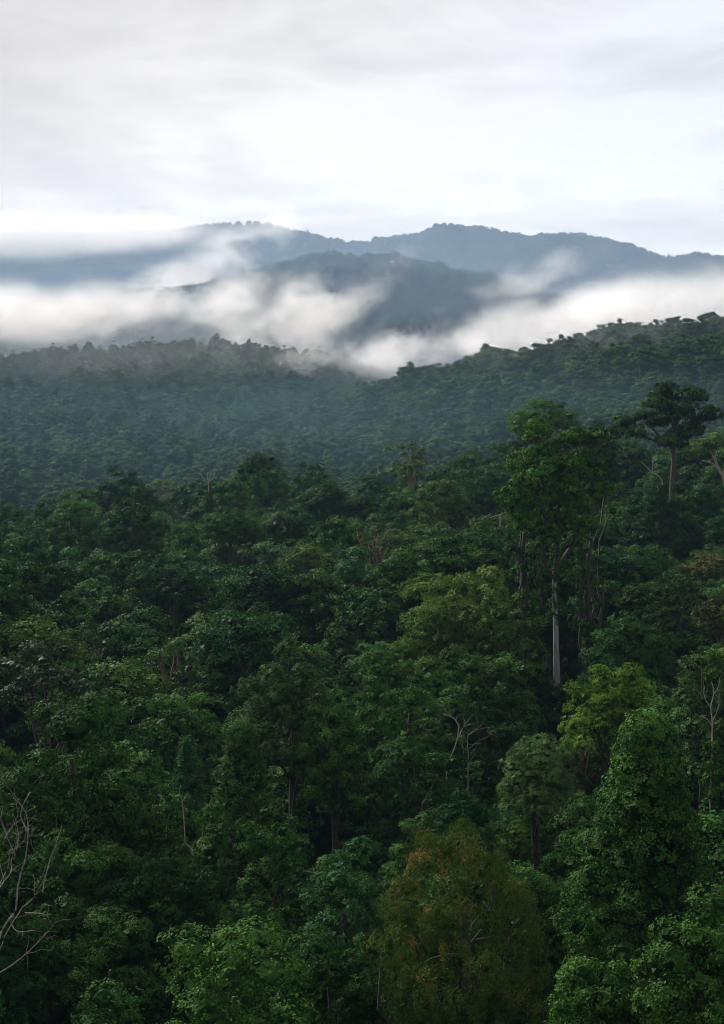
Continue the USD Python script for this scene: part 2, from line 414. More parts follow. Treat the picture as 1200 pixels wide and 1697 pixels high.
def fog_bank(px, row, d, rx, ry, rz, dens, scale=100.0, seed=0.0, tilt=0.0, bias=0.50, amp=3.0, label=None, yaw=0.0, stretch=(1.05, 0.18, 1.3), color=(0.99, 0.99, 0.99), forward=0.16, soft=1.0, name='fog_bank'):
    """A drifting bank: an ellipsoid filled with uneven droplets that thin out towards its rim. tilt raises its right end (radians)."""
    p0 = place(px, row, d)
    path = numbered(name)
    name = path.rsplit('/', 1)[1]
    rot = trimesh.transformations.euler_matrix(0, -tilt, yaw)[:3, :3]
    mat = usdkit.material(stage, '/World/Looks/' + name, {
        "geo": ("geometry", {}), "sub": ("vector_math", {"math_type": "subtract", "vector2": tuple(p0)}),
        "rz": ("vector_rotate", {"rotate_type": "z_axis", "angle": float(-yaw)}), "rt": ("vector_rotate", {"rotate_type": "y_axis", "angle": float(tilt)}),
        "div": ("vector_math", {"math_type": "divide", "vector2": (rx, ry, rz)}), "len": ("vector_math", {"math_type": "length"}),
        "mp": ("mapping", {"rotation": (0.0, 0.45 if forward == 0.16 else 0.0, 0.0), "scale": tuple(k / scale for k in stretch), "location": (seed * 3.7, seed * 1.9, seed)}),
        "n": ("noise_texture", {"scale": 1.0, "detail": 8.0, "roughness": 0.64, "distortion": 0.12}),
        "ns": ("math", {"math_type": "multiply_add", "value2": amp, "value3": bias - amp * 0.5}),
        "s": ("math", {"math_type": "subtract"}),
        "c": ("map_range", {"range_type": "smoothstep", "from_min": -0.25, "from_max": 0.95, "to_min": 0.0, "to_max": dens, "clamp": True}),
        "edge": ("map_range", {"range_type": "smoothstep", "from_min": 1.0, "from_max": 1.0 - 0.55 * soft, "to_min": 0.0, "to_max": 1.0, "clamp": True}),
        "m": ("math", {"math_type": "multiply"}),
        "v": ("principled_volume", {"color": color, "anisotropy": forward, "absorption_color": (1.0, 1.0, 1.0)})},
        [("geo.position", "sub.vector1"), ("sub.vector", "rz.vector"), ("rz.vector", "rt.vector"), ("rt.vector", "div.vector1"), ("div.vector", "len.vector1"), ("rt.vector", "mp.vector"), ("mp.vector", "n.vector"),
         ("n.fac", "ns.value1"), ("ns.value", "s.value1"), ("len.value", "s.value2"), ("s.value", "c.value"), ("len.value", "edge.value"), ("c.result", "m.value1"), ("edge.result", "m.value2"), ("m.value", "v.density")], volume="v.volume")
    s = trimesh.creation.icosphere(3, 1.03)
    v = (np.asarray(s.vertices) * [rx, ry, rz]) @ rot.T + p0
    tag(usdkit.mesh(stage, path, (v, np.asarray(s.faces)), mat), label=label, kind='stuff')


fog_bank(60, 518, 1900, 430, 230, 58, 0.0075, 130, 1.0, 0.04, bias=0.80, label='white fog lying along the valley behind the left forested hill')
fog_bank(330, 505, 2000, 300, 180, 58, 0.0075, 110, 1.7, 0.12, bias=0.55, label='torn fog lifting in slanting rags before the middle mountain')
fog_bank(500, 532, 1850, 170, 170, 56, 0.0085, 90, 2.0, 0.25, bias=0.60, label='fog rising in a puff at the foot of the middle mountain')
fog_bank(320, 448, 2800, 330, 220, 72, 0.0060, 130, 3.0, 0.30, bias=0.55, label='slanting wisp of fog blown over the shoulder of the middle mountain')
fog_bank(0, 398, 4200, 790, 600, 88, 0.0075, 260, 4.0, 0.05, bias=1.0, amp=2.0, forward=0.0, label='low cloud hiding the summit of the far ridge on the left')
fog_bank(400, 402, 4250, 280, 300, 70, 0.0032, 150, 4.6, 0.35, bias=0.50, label='ragged end of the low cloud trailing off the far summit')
fog_bank(650, 588, 1350, 150, 110, 34, 0.010, 70, 5.0, 0.1, bias=0.65, label='fog filling the notch between the two forested hills')
fog_bank(900, 540, 1500, 185, 170, 52, 0.0085, 90, 6.0, 0.18, bias=0.65, label='fog hanging behind the crest of the right forested hill')
fog_bank(1170, 500, 1700, 240, 200, 58, 0.0085, 110, 7.0, 0.10, bias=0.85, label='thick fog above the high end of the right forested hill')
fog_bank(870, 462, 2150, 210, 150, 52, 0.0040, 90, 8.0, 0.35, bias=0.5, label='thin torn fog rising against the far ridge')
fog_bank(640, 470, 2300, 150, 90, 60, 0.0025, 80, 8.6, 0.6, bias=0.4, label='faint rag of fog on the face of the middle mountain')
fog_bank(260, 590, 1350, 560, 260, 45, 0.0005, 80, 9.0, 0.0, bias=0.8, amp=2.0, color=(0.88, 0.94, 1.0), label='thin mist drifting down over the crest of the left hill')
fog_bank(1060, 580, 960, 190, 130, 30, 0.0013, 70, 10.0, 0.08, bias=0.9, amp=1.6, color=(0.8, 0.9, 1.0), label='thin bluish mist on the upper flank of the right hill')
fog_bank(600, 560, 2300, 2400, 1100, 420, 0.00022, 900, 11.0, 0.0, bias=1.2, amp=1.0, color=(0.50, 0.70, 1.0), forward=0.2, name='valley_mist', label='blue mist filling the wide valley before the far mountains')
fog_bank(330, 740, 900, 700, 480, 70, 0.00012, 200, 12.0, 0.0, bias=1.2, amp=1.0, color=(0.42, 0.78, 1.0), forward=0.1, name='valley_mist', label='teal mist in the hollow below the left hill')
fog_bank(900, 690, 700, 260, 110, 45, 0.00025, 120, 13.0, 0.0, bias=1.2, amp=1.0, color=(0.50, 0.82, 1.0), forward=0.1, name='valley_mist', label='blue mist behind the umbrella crowned emergent')


# ------------------------------------------------------------------ trees
UsdGeom.Xform.Define(stage, '/World/Prototypes').GetPrim().SetSpecifier(Sdf.SpecifierClass)
protos = stage.GetPrimAtPath('/World/Prototypes')


def build_tree(path, H, R, zb, style, leaf, seed, bark=BARK, detail=1.0, r0=None, limbs=True):
    """A tree at the origin of path: trunk, limbs, crown. H height, R crown radius, zb height of the crown's underside."""
    rng = np.random.default_rng(seed)
    r0 = r0 or 0.018 * H
    lf = dict(clump=0.50 / math.sqrt(detail), per=23, length=0.28 / math.sqrt(detail), width=0.15 / math.sqrt(detail))
    nl, fork, lr, flat, extra = 8, 0.5, 0.55, 0.75, []
    if style == 'round':
        lobes = dome_lobes(R, zb, H, rng, n=30, size=0.34)
    elif style == 'cauliflower':
        lobes = dome_lobes(R, zb, H, rng, n=46, size=0.25, wob=0.13, inner=12)
        flat = 0.85
        nl = 12
    elif style == 'umbrella':
        lobes = dome_lobes(R, zb, H, rng, n=30, size=0.30, wob=0.12, under=0.05, inner=4)
        lf.update(clump=0.62 / math.sqrt(detail))
        flat, nl, fork = 0.55, 14, 0.62
    elif style == 'fine':
        lobes = dome_lobes(R, zb, H, rng, n=26, size=0.36, wob=0.06)
        lf.update(clump=0.42 / math.sqrt(detail), length=0.20 / math.sqrt(detail), width=0.10 / math.sqrt(detail), per=30)
    elif style == 'open':
        lobes = dome_lobes(R, zb, H, rng, n=20, size=0.27, wob=0.25, under=-0.1, inner=2)
        lf.update(per=20)
        flat, nl, fork, lr = 0.6, 14, 0.35, 0.8
    elif style == 'cone':
        i = np.arange(70) + 0.5
        s = i / 70
        ph = i * 2.39996
        prof = np.interp(s, [0, 0.12, 0.3, 0.55, 0.8, 1.0], [0.12, 0.42, 0.68, 0.92, 1.0, 0.9]) * R
        rr = R * 0.30 * rng.uniform(0.75, 1.25, 70)
        q = np.maximum(prof * rng.uniform(0.75, 1.08, 70) - rr * .8, 0)
        lobes = np.column_stack([np.cos(ph) * q, np.sin(ph) * q, H - (H - zb) * s - rr * .4, rr])
        lobes = np.vstack([lobes, [[0, 0, H - (H - zb) * k, R * 0.4 * min(1, k * 2.2)] for k in (0.2, 0.4, 0.6, 0.8)]])
        fork = 0.3
    elif style == 'weeping':
        lobes = dome_lobes(R, zb, H, rng, n=70, size=0.22, wob=0.16, under=-0.7, inner=14)
        lf.update(clump=0.5, length=0.30, width=0.060, droop=0.45, per=44, tip=0.34, base=0.27, core=0.22)
        nl, fork, flat = 16, 0.25, 0.95
    elif style == 'tower':                                        # several storeys of separate heads
        lobes = []
        for k in range(26):
            s = rng.random() ** 0.8
            w = np.interp(s, [0, 0.25, 0.6, 1.0], [0.55, 1.0, 0.9, 0.45]) * R
            a, q = rng.uniform(0, 6.28), math.sqrt(rng.random())
            lobes.append([math.cos(a) * w * q, math.sin(a) * w * q, H - 1.5 - (H - zb) * s, R * rng.uniform(0.22, 0.36)])
        lobes = np.array(lobes)
        flat, nl, fork = 0.85, 12, 0.35
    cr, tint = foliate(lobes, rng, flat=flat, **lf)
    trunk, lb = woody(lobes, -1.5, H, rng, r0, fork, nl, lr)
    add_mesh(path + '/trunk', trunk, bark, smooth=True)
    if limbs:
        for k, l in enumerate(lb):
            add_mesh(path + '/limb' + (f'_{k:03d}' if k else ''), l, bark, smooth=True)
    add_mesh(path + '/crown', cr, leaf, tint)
    return lobes


def hero(name, label, px, top, bottom, width, d, style, leaf, seed, bark=BARK, group=None, category='tree', detail=1.0, r0=None, hbase=None):
    """A tree that the photograph singles out: its crown spans these rows and this width at distance d."""
    p = place(px, top, d)
    g = float(ground_z(p[0], p[1])[0])
    _, _, depth = project(p)
    R = width / 2 * depth / F_PX
    H = p[2] - g
    zb = max(place(px, bottom + (0.5 if style in ('round', 'cauliflower', 'fine') else 0.25) * (bottom - top), d)[2] - g, H * 0.08)
    path = numbered(name)
    x = UsdGeom.Xform.Define(stage, path)
    x.AddTranslateOp().Set((float(p[0]), float(p[1]), g))
    tag(x, label, category, group)
    build_tree(path, H, R, zb, style, M[leaf], seed, bark, detail * float(np.clip((0.34 / (3.0 * d / 1406)) ** 2, 0.42, 1.45)), r0)
    HEROES.append((p[0], p[1], g, H, R, label))
    KEEP[label] = top + 0.8 * (bottom - top)
    return path, H, R, g, p


HEROES, KEEP = [], {}
hero('weeping_tree', 'bronze leaved weeping tree with reddish new growth near the bottom', 765, 1403, 1720, 285, 88, 'weeping', 'bronze', 1)
hero('conical_tree', 'tall conical dark green tree, largest and nearest on the slope', 1075, 1185, 1560, 285, 96, 'cone', 'mid', 2)
hero('broadleaf_tree', 'bright green leafy bush at the very foot of the tall conical tree', 1165, 1515, 1720, 220, 74, 'round', 'mid', 3)
hero('broadleaf_tree', 'low green tree between the bronze weeping tree and the bright bush', 985, 1595, 1740, 150, 76, 'round', 'mid', 4)
hero('fine_leaved_tree', 'smooth domed grey-green tree with fine twigs left of the conical tree', 893, 1222, 1345, 130, 142, 'fine', 'pale', 5)
hero('bright_tree', 'bright yellow-green tree in front of the bare grey trunk', 1020, 1108, 1230, 150, 168, 'cauliflower', 'bright', 6)
hero('broad_tree', 'broad olive-topped tree with the widest crown in the middle of the slope', 765, 948, 1150, 225, 225, 'cauliflower', 'olive', 7)
hero('broadleaf_tree', 'large full crown just below the widest olive-topped crown', 800, 1075, 1300, 200, 188, 'cauliflower', 'mid', 8)
hero('broadleaf_tree', 'mid green crown under the left edge of the widest olive-topped crown', 680, 1130, 1310, 150, 172, 'cauliflower', 'mid', 9)
hero('broadleaf_tree', 'olive shouldered crown merging with the right side of the widest crown', 850, 1000, 1180, 130, 214, 'cauliflower', 'olive', 31)
hero('broadleaf_tree', 'green crown at the left foot of the widest olive-topped crown', 645, 1075, 1220, 125, 196, 'cauliflower', 'fresh', 32)
hero('broadleaf_tree', 'dense dark crown low in front of the large full crown', 690, 1205, 1400, 160, 150, 'cauliflower', 'dark', 33)
hero('broadleaf_tree', 'lumpy green crown right beside the lumpy light green tree', 555, 1150, 1320, 120, 158, 'cauliflower', 'mid', 34)
hero('broadleaf_tree', 'leafy green tree standing below the steep sided dark tree', 455, 1345, 1560, 150, 116, 'cauliflower', 'dark', 35)
hero('broadleaf_tree', 'small rounded green tree just left of the forked dead stem', 262, 1318, 1440, 90, 126, 'cauliflower', 'mid', 36)
hero('broadleaf_tree', 'tall rounded tree rising from the far canopy edge behind the emergent', 985, 705, 800, 90, 420, 'cauliflower', 'dark', 37)
hero('broadleaf_tree', 'pale rounded crown on the far canopy left of the emergent', 735, 795, 870, 95, 400, 'cauliflower', 'olive', 38)
hero('broadleaf_tree', 'dense dark tree at the foot of the umbrella crowned emergent', 1105, 815, 930, 130, 372, 'cauliflower', 'dark', 39)
hero('tower_tree', 'dark narrow tree pressed against the left side of the bare trunked emergent', 872, 768, 1000, 80, 247, 'tower', 'dark', 41)
hero('tower_tree', 'dark narrow tree pressed against the right side of the bare trunked emergent', 985, 790, 1010, 85, 249, 'tower', 'dark', 42)
hero('broadleaf_tree', 'low dark crown hiding the foot of the bare pale grey trunk', 912, 1138, 1215, 100, 214, 'cauliflower', 'dark', 43)
hero('broadleaf_tree', 'dome topped tree at the left end of the far canopy edge', 118, 826, 935, 88, 385, 'round', 'mid', 12)
hero('broadleaf_tree', 'dark many-headed tree beside the dome topped tree on the left', 220, 826, 930, 100, 378, 'cauliflower', 'dark', 13)
hero('umbrella_tree', 'wide dark umbrella shaped tree left of the brown trunked open tree', 380, 842, 925, 112, 365, 'umbrella', 'dark', 14)
hero('umbrella_tree', 'pale blue-green umbrella shaped tree below the wide dark one', 280, 930, 1020, 120, 275, 'umbrella', 'blue', 15)
hero('broadleaf_tree', 'lumpy light green tree standing above the dark gully at left centre', 480, 1092, 1260, 190, 165, 'cauliflower', 'pale', 16)
hero('broadleaf_tree', 'steep sided dark green tree in front of the lumpy light green tree', 400, 1195, 1500, 175, 134, 'cone', 'mid', 17)
hero('open_tree', 'thin crowned tree with brown trunk and open limbs at mid slope', 628, 868, 940, 80, 330, 'open', 'pale', 18, bark=BARK_RUST, r0=0.45)
hero('silvery_tree', 'dark tree with silvery glinting leaves and a bent trunk on the left edge', 70, 1062, 1210, 150, 172, 'open', 'silver', 19, r0=0.42)
hero('broadleaf_tree', 'light green rounded tree near the right edge above the dark dome', 1120, 946, 1060, 115, 262, 'cauliflower', 'pale', 20)
hero('brownish_tree', 'olive-brown tree cut by the right edge of the view', 1195, 985, 1090, 90, 240, 'umbrella', 'brown', 21)
hero('broadleaf_tree', 'dark domed tree behind the bright yellow-green tree', 1045, 1028, 1140, 135, 212, 'round', 'dark', 22)
hero('broadleaf_tree', 'leafy green tree with bare twigs at the right edge', 1175, 1085, 1260, 150, 150, 'cauliflower', 'pale', 23)
hero('brownish_tree', 'small brownish crown on the right edge beyond the olive-brown tree', 1180, 915, 970, 80, 310, 'umbrella', 'brown', 24)
hero('broadleaf_tree', 'broad flat-topped tree behind the tall bare trunked tree', 900, 668, 745, 120, 465, 'umbrella', 'mid', 25)
hero('broadleaf_tree', 'blue-green bush in front of the domed grey-green tree', 770, 1318, 1440, 120, 118, 'fine', 'blue', 26)
hero('broadleaf_tree', 'dense green tree at left of the bronze weeping tree', 575, 1400, 1600, 150, 104, 'cauliflower', 'blue', 27)
hero('broadleaf_tree', 'narrow dark tree standing alone in the dark gully', 310, 1222, 1330, 60, 155, 'cone', 'blue', 28)


# ---- trees drawn limb by limb: each line is a list of (column, row, metres nearer or farther) at the tree's distance
def drawn(name, label, d, stem, limbs, heads, leaf, bark, seed, r0, r_limb=None, flat=0.8, vines=(), group=None, leafspec=None, category='tree', clear=3.0, limb_bark=None, jitter=1.6, ivy=True):
    r = np.random.default_rng(seed)
    m = d / F_PX
    at = lambda q: place(q[0], q[1], d) + np.array([0, q[2] if len(q) > 2 else 0.0, 0])
    pts = [at(q) for q in stem]
    base = pts[0]
    g = float(ground_z(base[0], base[1])[0])
    path = numbered(name)
    x = UsdGeom.Xform.Define(stage, path)
    o = np.array([base[0], base[1], g])
    x.AddTranslateOp().Set(tuple(float(k) for k in o))
    tag(x, label, category, group)
    KEEP[label] = stem[0][1]
    line = np.array([[base[0], base[1], g - 1.0]] * int(base[2] > g + 0.5) + pts) - o
    n = len(line)

    def smooth_line(L, k=3):
        L = np.asarray(L)
        if len(L) < 3:
            L = np.vstack([L[0], (L[0] + L[-1]) / 2, L[-1]])
        u = np.linspace(0, len(L) - 1, (len(L) - 1) * k + 1)
        return PchipInterpolator(np.arange(len(L)), L)(u)
    tl = smooth_line(line)
    add_mesh(path + '/trunk', tube(tl, r0 * np.linspace(1.15, 0.45, len(tl)), 9), bark, smooth=True)
    for k, L in enumerate(limbs):
        q = smooth_line(np.array([at(a) for a in L]) - o)
        q = q + np.cumsum(r.normal(0, 1, q.shape), 0) * 0.012 * np.linalg.norm(q[-1] - q[0]) * np.linspace(0.2, 1, len(q))[:, None] * (0.6 if heads else 1)
        rl = r_limb or r0 * 0.5
        shoots = []
        for _ in range(0 if heads else 7):
            j = r.integers(len(q) // 3, len(q))
            dirn = (q[-1] - q[0]) / np.linalg.norm(q[-1] - q[0]) + r.normal(0, 0.7, 3)
            shoots.append(tube(wobbly(q[j], q[j] + dirn * r.uniform(0.15, 0.4) * np.linalg.norm(q[-1] - q[0]), r, 5, 0.15), rl * 0.3 * np.linspace(1, 0.3, 5), 4))
        add_mesh(path + '/limb' + (f'_{k:03d}' if k else ''), join([tube(q, (r_limb or r0 * 0.5) * np.linspace(1, 0.35, len(q)), 6)] + shoots), limb_bark or bark, smooth=True)
    if heads:
        lobes = []
        for (a, b, rad) in heads:
            R = rad * m
            for _ in range(3):
                w = sphere_dirs(1, r)[0] * R * 0.85 * [1, 1, flat]
                lobes.append(np.append(place(a, b, d) + w + np.array([0, r.normal(0, jitter * R * .6), 0]) - o, R * r.uniform(0.4, 0.62)))
            lobes.append(np.append(place(a, b, d) + np.array([0, r.normal(0, jitter * R * (0.6 if len(heads) < 6 else 1.0)), 0]) - o, R))
        c_, t_ = foliate(lobes, r, flat=flat, **(leafspec or {}))
        add_mesh(path + '/crown', c_, leaf, t_)
        lb = np.array(lobes)
        HEROES.append((o[0], o[1], g, float(lb[:, 2].max() + 1), float(clear), label))
    else:
        HEROES.append((o[0], o[1], g, float(tl[:, 2].max()), float(clear), label))
    todo = [(smooth_line(np.array([at(a) for a in L[0]]) - o, 6), L[1]) for L in vines]
    if not heads and ivy and line[1][2] > 2:                     # climbers up the part of a dead stem that stands among the other trees
        todo.append((np.linspace([line[1][0], line[1][1], line[1][2] * .25], line[1], int(6 + line[1][2])), 0.055 * d ** 0.5))
    for k, (q, rad_) in enumerate(todo):
        c_, t_ = foliate([[*p_, rad_ * r.uniform(0.7, 1.3)] for p_ in q], r, clump=0.45, per=16, length=0.42, width=0.24, droop=0.35, low=-1.0, core=0)
        add_mesh(path + '/vine' + (f'_{k:03d}' if k else ''), c_, M['dark'], t_)


MIDLEAF = dict(clump=0.62, per=24, length=0.46, width=0.26)
drawn('emergent_tree', 'tall emergent tree with a bare pale grey trunk and many ragged heads', 240,
      [(923, 1150), (922, 1090), (921, 1030), (919, 960), (922, 925)],
      [[(920, 950), (924, 900), (922, 840), (926, 780), (930, 720)], [(922, 900), (905, 860, -1), (880, 800, -2), (862, 760, -2)], [(924, 880), (945, 840, 1), (962, 780, 2), (958, 735, 2)], [(922, 860), (900, 790, 2), (893, 725, 2)],
       [(921, 960), (902, 930, -1), (895, 880, -2), (890, 850, -2)], [(922, 940), (955, 900, 1.5), (975, 850, 2), (990, 800, 2)], [(895, 1010, -1), (895, 950, -1.5), (898, 890, -1.5)], [(964, 1030, 1.5), (966, 960, 1.5), (960, 890, 1.5)]],
      [(893, 712, 24), (955, 728, 24), (985, 722, 17), (868, 766, 27), (925, 772, 30), (980, 768, 26), (853, 815, 28), (903, 826, 33), (955, 832, 30), (995, 812, 20), (878, 868, 28), (925, 868, 30), (972, 872, 22), (860, 845, 22), (940, 800, 26), (910, 740, 20), (885, 790, 26)],
      M['fresh'], BARK_GREY, 61, 0.62, 0.36, limb_bark=BARK, jitter=0.8, vines=[([(895, 1005, -1), (895, 950, -1.5), (898, 890, -1.5)], 0.75), ([(964, 1010, 1.5), (966, 950, 1.5), (960, 890, 1.5)], 0.85), ([(923, 1025, -0.6), (920, 960, -0.8), (923, 905, -0.8)], 0.55)], leafspec=MIDLEAF, clear=7.0)
drawn('emergent_tree', 'lone umbrella crowned emergent tree with dark trunk against the hazy hill', 392,
      [(1114, 832), (1115, 800), (1117, 770), (1116, 745), (1120, 715), (1118, 685)],
      [[(1116, 790), (1130, 786), (1143, 778), (1152, 768)], [(1117, 745), (1095, 725, 1), (1075, 700, 2)], [(1118, 740), (1060, 722, -1), (1038, 712, -2)], [(1118, 725), (1145, 700, 1), (1165, 685, 2)], [(1120, 715), (1100, 680, -2), (1080, 664, -3)], [(1119, 705), (1140, 672, -1), (1150, 658, -2)]],
      [(1078, 668, 22), (1110, 652, 24), (1148, 656, 22), (1172, 686, 19), (1122, 684, 28), (1092, 700, 22), (1142, 712, 20), (1104, 728, 17), (1036, 702, 19), (1052, 714, 16), (1024, 716, 13), (1066, 690, 14), (1152, 778, 11), (1142, 788, 9), (1158, 702, 16), (1130, 735, 12)],
      M['mid'], BARK, 62, 0.9, 0.42, limb_bark=BARK, jitter=1.1, flat=0.72, leafspec=dict(clump=0.75, per=26, length=0.56, width=0.34), clear=8.0)
drawn('emergent_tree', 'tree with pale forking bare limbs under a thin crown on the right edge', 372,
      [(1204, 830), (1201, 800), (1196, 785)],
      [[(1197, 788), (1180, 768), (1165, 764), (1160, 770)], [(1196, 784), (1184, 760), (1176, 745)], [(1198, 790), (1204, 760), (1206, 738)], [(1190, 778), (1186, 752, 1), (1192, 738, 1)]],
      [(1170, 734, 15), (1192, 726, 17), (1208, 732, 18), (1182, 742, 12), (1158, 746, 9)], M['pale'], BARK_PALE, 63, 0.5, 0.3, flat=0.5, leafspec=dict(clump=0.7, per=16, length=0.5, width=0.3), clear=4.0)
drawn('bare_tree', 'leafless pale limbed tree rising at the lower left edge', 95,
      [(-14, 1640), (-8, 1590), (2, 1545), (14, 1525), (26, 1508), (29, 1474), (34, 1450), (43, 1418), (46, 1381), (34, 1352), (50, 1313)],
      [[(-8, 1560, -1), (0, 1481, -1), (8, 1458, -1), (26, 1434, -.5), (24, 1418), (9, 1389), (1, 1379)], [(-6, 1480, .5), (0, 1458, .5), (10, 1434, .5), (10, 1418, .3), (26, 1405), (42, 1389, -.4)],
       [(-4, 1585), (8, 1558, -.5), (26, 1524, -1), (47, 1503, -1), (71, 1482, -1), (76, 1450, -1)], [(0, 1612), (29, 1587, -1), (50, 1566, -1.5), (71, 1545, -2), (92, 1521, -2)], [(24, 1418), (28, 1385, .4), (18, 1350, .6)], [(76, 1470, -1), (84, 1431, -1), (97, 1397, -1), (108, 1363, -1)],
       [(46, 1381), (42, 1360, .5), (26, 1335, .8)], [(47, 1503, -1), (70, 1503, -1.2), (86, 1506, -1.2)], [(9, 1389), (16, 1375), (28, 1362)], [(26, 1524, -1), (40, 1530, -1.4), (60, 1526, -1.6)]],
      None, None, BARK_PALE, 64, 0.075, 0.045, group=None, clear=3.5)
drawn('dead_tree', 'thin pale forked dead stem beside the steep sided dark tree', 121,
      [(320, 1424), (319, 1412), (315, 1404), (307, 1396), (306, 1380), (304, 1350), (302, 1328), (297, 1316), (300, 1302)], [[(307, 1396), (302, 1402), (298, 1411)], [(302, 1330), (306, 1322), (309, 1318)]], None, None, BARK_PALE, 65, 0.06, 0.03, clear=2.5)
drawn('dead_tree', 'curving pale dead limbs in front of the large full crown', 158,
      [(764, 1328), (746, 1310), (740, 1285), (744, 1262), (756, 1232), (761, 1200)], [[(777, 1322, 1), (777, 1270, 1), (775, 1235, 1), (776, 1215, 1)], [(756, 1232), (762, 1215), (772, 1196)], [(761, 1206), (752, 1190), (740, 1186)]], None, None, BARK_PALE, 66, 0.085, 0.07, clear=2.5)
drawn('dead_tree', 'hooked white snag poking out left of the tall emergent', 290, [(829, 880), (829, 866), (829, 853), (822, 855), (812, 858)], [[(829, 853), (838, 850), (846, 848)]], None, None, BARK_PALE, 67, 0.15, 0.1, clear=1.5)
drawn('dead_tree', 'grey splayed snag on the far edge of the near canopy', 455, [(346, 815), (345, 800), (343, 788)], [[(345, 802), (337, 794), (333, 786)], [(345, 800), (353, 792), (358, 783)], [(345, 798), (349, 787), (350, 778)]], None, None, BARK_GREY, 68, 0.2, 0.13, clear=1.5)
drawn('dead_tree', 'bleached fallen looking branch below the umbrella crowned emergent', 368, [(1098, 802), (1090, 788), (1082, 784), (1070, 772), (1062, 765)], [[(1082, 784), (1081, 770), (1085, 754)]], None, None, BARK_PALE, 69, 0.16, 0.1, clear=1.5)
drawn('bare_tree', 'twiggy bare tree at the right edge above the conical tree', 128, [(1180, 1235), (1181, 1200), (1178, 1172), (1183, 1150), (1179, 1130)], [[(1180, 1195), (1190, 1175), (1194, 1150)], [(1178, 1172), (1168, 1155), (1166, 1140)], [(1183, 1150), (1190, 1138), (1192, 1122)], [(1181, 1205), (1170, 1190), (1160, 1186)]], None, None, BARK_PALE, 70, 0.07, 0.04, clear=2.0)
hx = np.array([[h[0], h[1], h[4]] for h in HEROES])


# ---- forest on the near slope
rng = np.random.default_rng(77)
SPECIES = [  # name, words, style, leaf, bark, H, R, crown base, share
    ('broadleaf_tree', 'rounded dark green tree', 'round', 'dark', BARK, 24, 5.6, 7, 0.18),
    ('broadleaf_tree', 'rounded mid green tree', 'round', 'mid', BARK, 23, 5.0, 6.5, 0.16),
    ('broadleaf_tree', 'lumpy mid green tree', 'cauliflower', 'mid', BARK, 25, 5.6, 6.5, 0.14),
    ('broadleaf_tree', 'lumpy dark tree', 'cauliflower', 'dark', BARK, 26, 6.2, 7, 0.12),
    ('umbrella_tree', 'flat-topped blue-green tree', 'umbrella', 'blue', BARK, 26, 6.0, 14, 0.08),
    ('umbrella_tree', 'flat-topped olive tree', 'umbrella', 'olive', BARK, 25, 5.6, 14, 0.06),
    ('fine_leaved_tree', 'fine-leaved blue-green tree', 'fine', 'blue', BARK, 22, 4.8, 5.5, 0.08),
    ('open_tree', 'thin crowned pale green tree', 'open', 'pale', BARK_RUST, 25, 4.8, 11, 0.05),
    ('tower_tree', 'tall narrow dark green tree', 'tower', 'dark', BARK, 28, 3.9, 4, 0.07),
    ('broadleaf_tree', 'light green lumpy tree', 'cauliflower', 'pale', BARK, 23, 4.8, 6.5, 0.06),
]
for near, det in ((0, 1.15), (1, 0.52)):
    for k, s in enumerate(SPECIES):
        pth = f'/World/Prototypes/species_{near * 20 + k:03d}'
        stage.CreateClassPrim(pth)
        build_tree(pth, s[5], s[6], s[7], s[2], M[s[3]], 100 + k + 40 * near, s[4], detail=det, limbs=s[2] in ('open', 'umbrella'))


def scatter(d0, d1, tmax, spacing, rng, keep=None, loose=0.26):
    """Uneven but even-handed positions in the part of the valley that the view takes in."""
    xs, n = [], int(1 + (d1 - d0) / spacing)
    for d in d0 + np.arange(n) * spacing * 0.9:
        w = tmax * d + 12
        m = max(1, int(2 * w / spacing))
        x = -w + (np.arange(m) + rng.random() * 1.0) * spacing + rng.normal(0, spacing * loose, m)
        y = d + rng.normal(0, spacing * loose, m)
        xs.append(np.column_stack([x, np.sqrt(np.maximum(y ** 2 - np.minimum(x, y * .6) ** 2, 1))]))
    p = np.vstack(xs)
    return p[keep(p)] if keep is not None else p


def clear_of_heroes(p, gap=3.2):
    dist = np.hypot(p[:, None, 0] - hx[None, :, 0], p[:, None, 1] - hx[None, :, 1]) - hx[None, :, 2]
    return dist.min(1) > gap


pos = np.vstack([scatter(66, 165, 0.30, 8.2, rng, clear_of_heroes), scatter(172, 640, 0.30, 10.6, rng, clear_of_heroes)])
nt = len(pos)
share = np.array([s[8] for s in SPECIES]); share /= share.sum()
kind_noise = meshkit.noise(np.column_stack([pos / 38.0, np.zeros(nt)]))
kinds = np.array([rng.choice(len(SPECIES), p=share) for _ in range(nt)])
scl = rng.uniform(0.70, 1.28, nt) * np.interp(np.hypot(pos[:, 0], pos[:, 1]), [100, 220, 600], [0.95, 1.28, 1.28])
zs = scl * rng.uniform(0.72, 1.12, nt)
rots = rng.uniform(0, 360, nt)
gz = ground_z(pos[:, 0], pos[:, 1])
dist = np.hypot(pos[:, 0], pos[:, 1])
kinds = np.where((dist < 125) & (np.isin(kinds, [4, 5, 7, 9])), rng.choice([0, 1, 2, 6], nt), kinds)
gone = np.zeros(nt, bool)
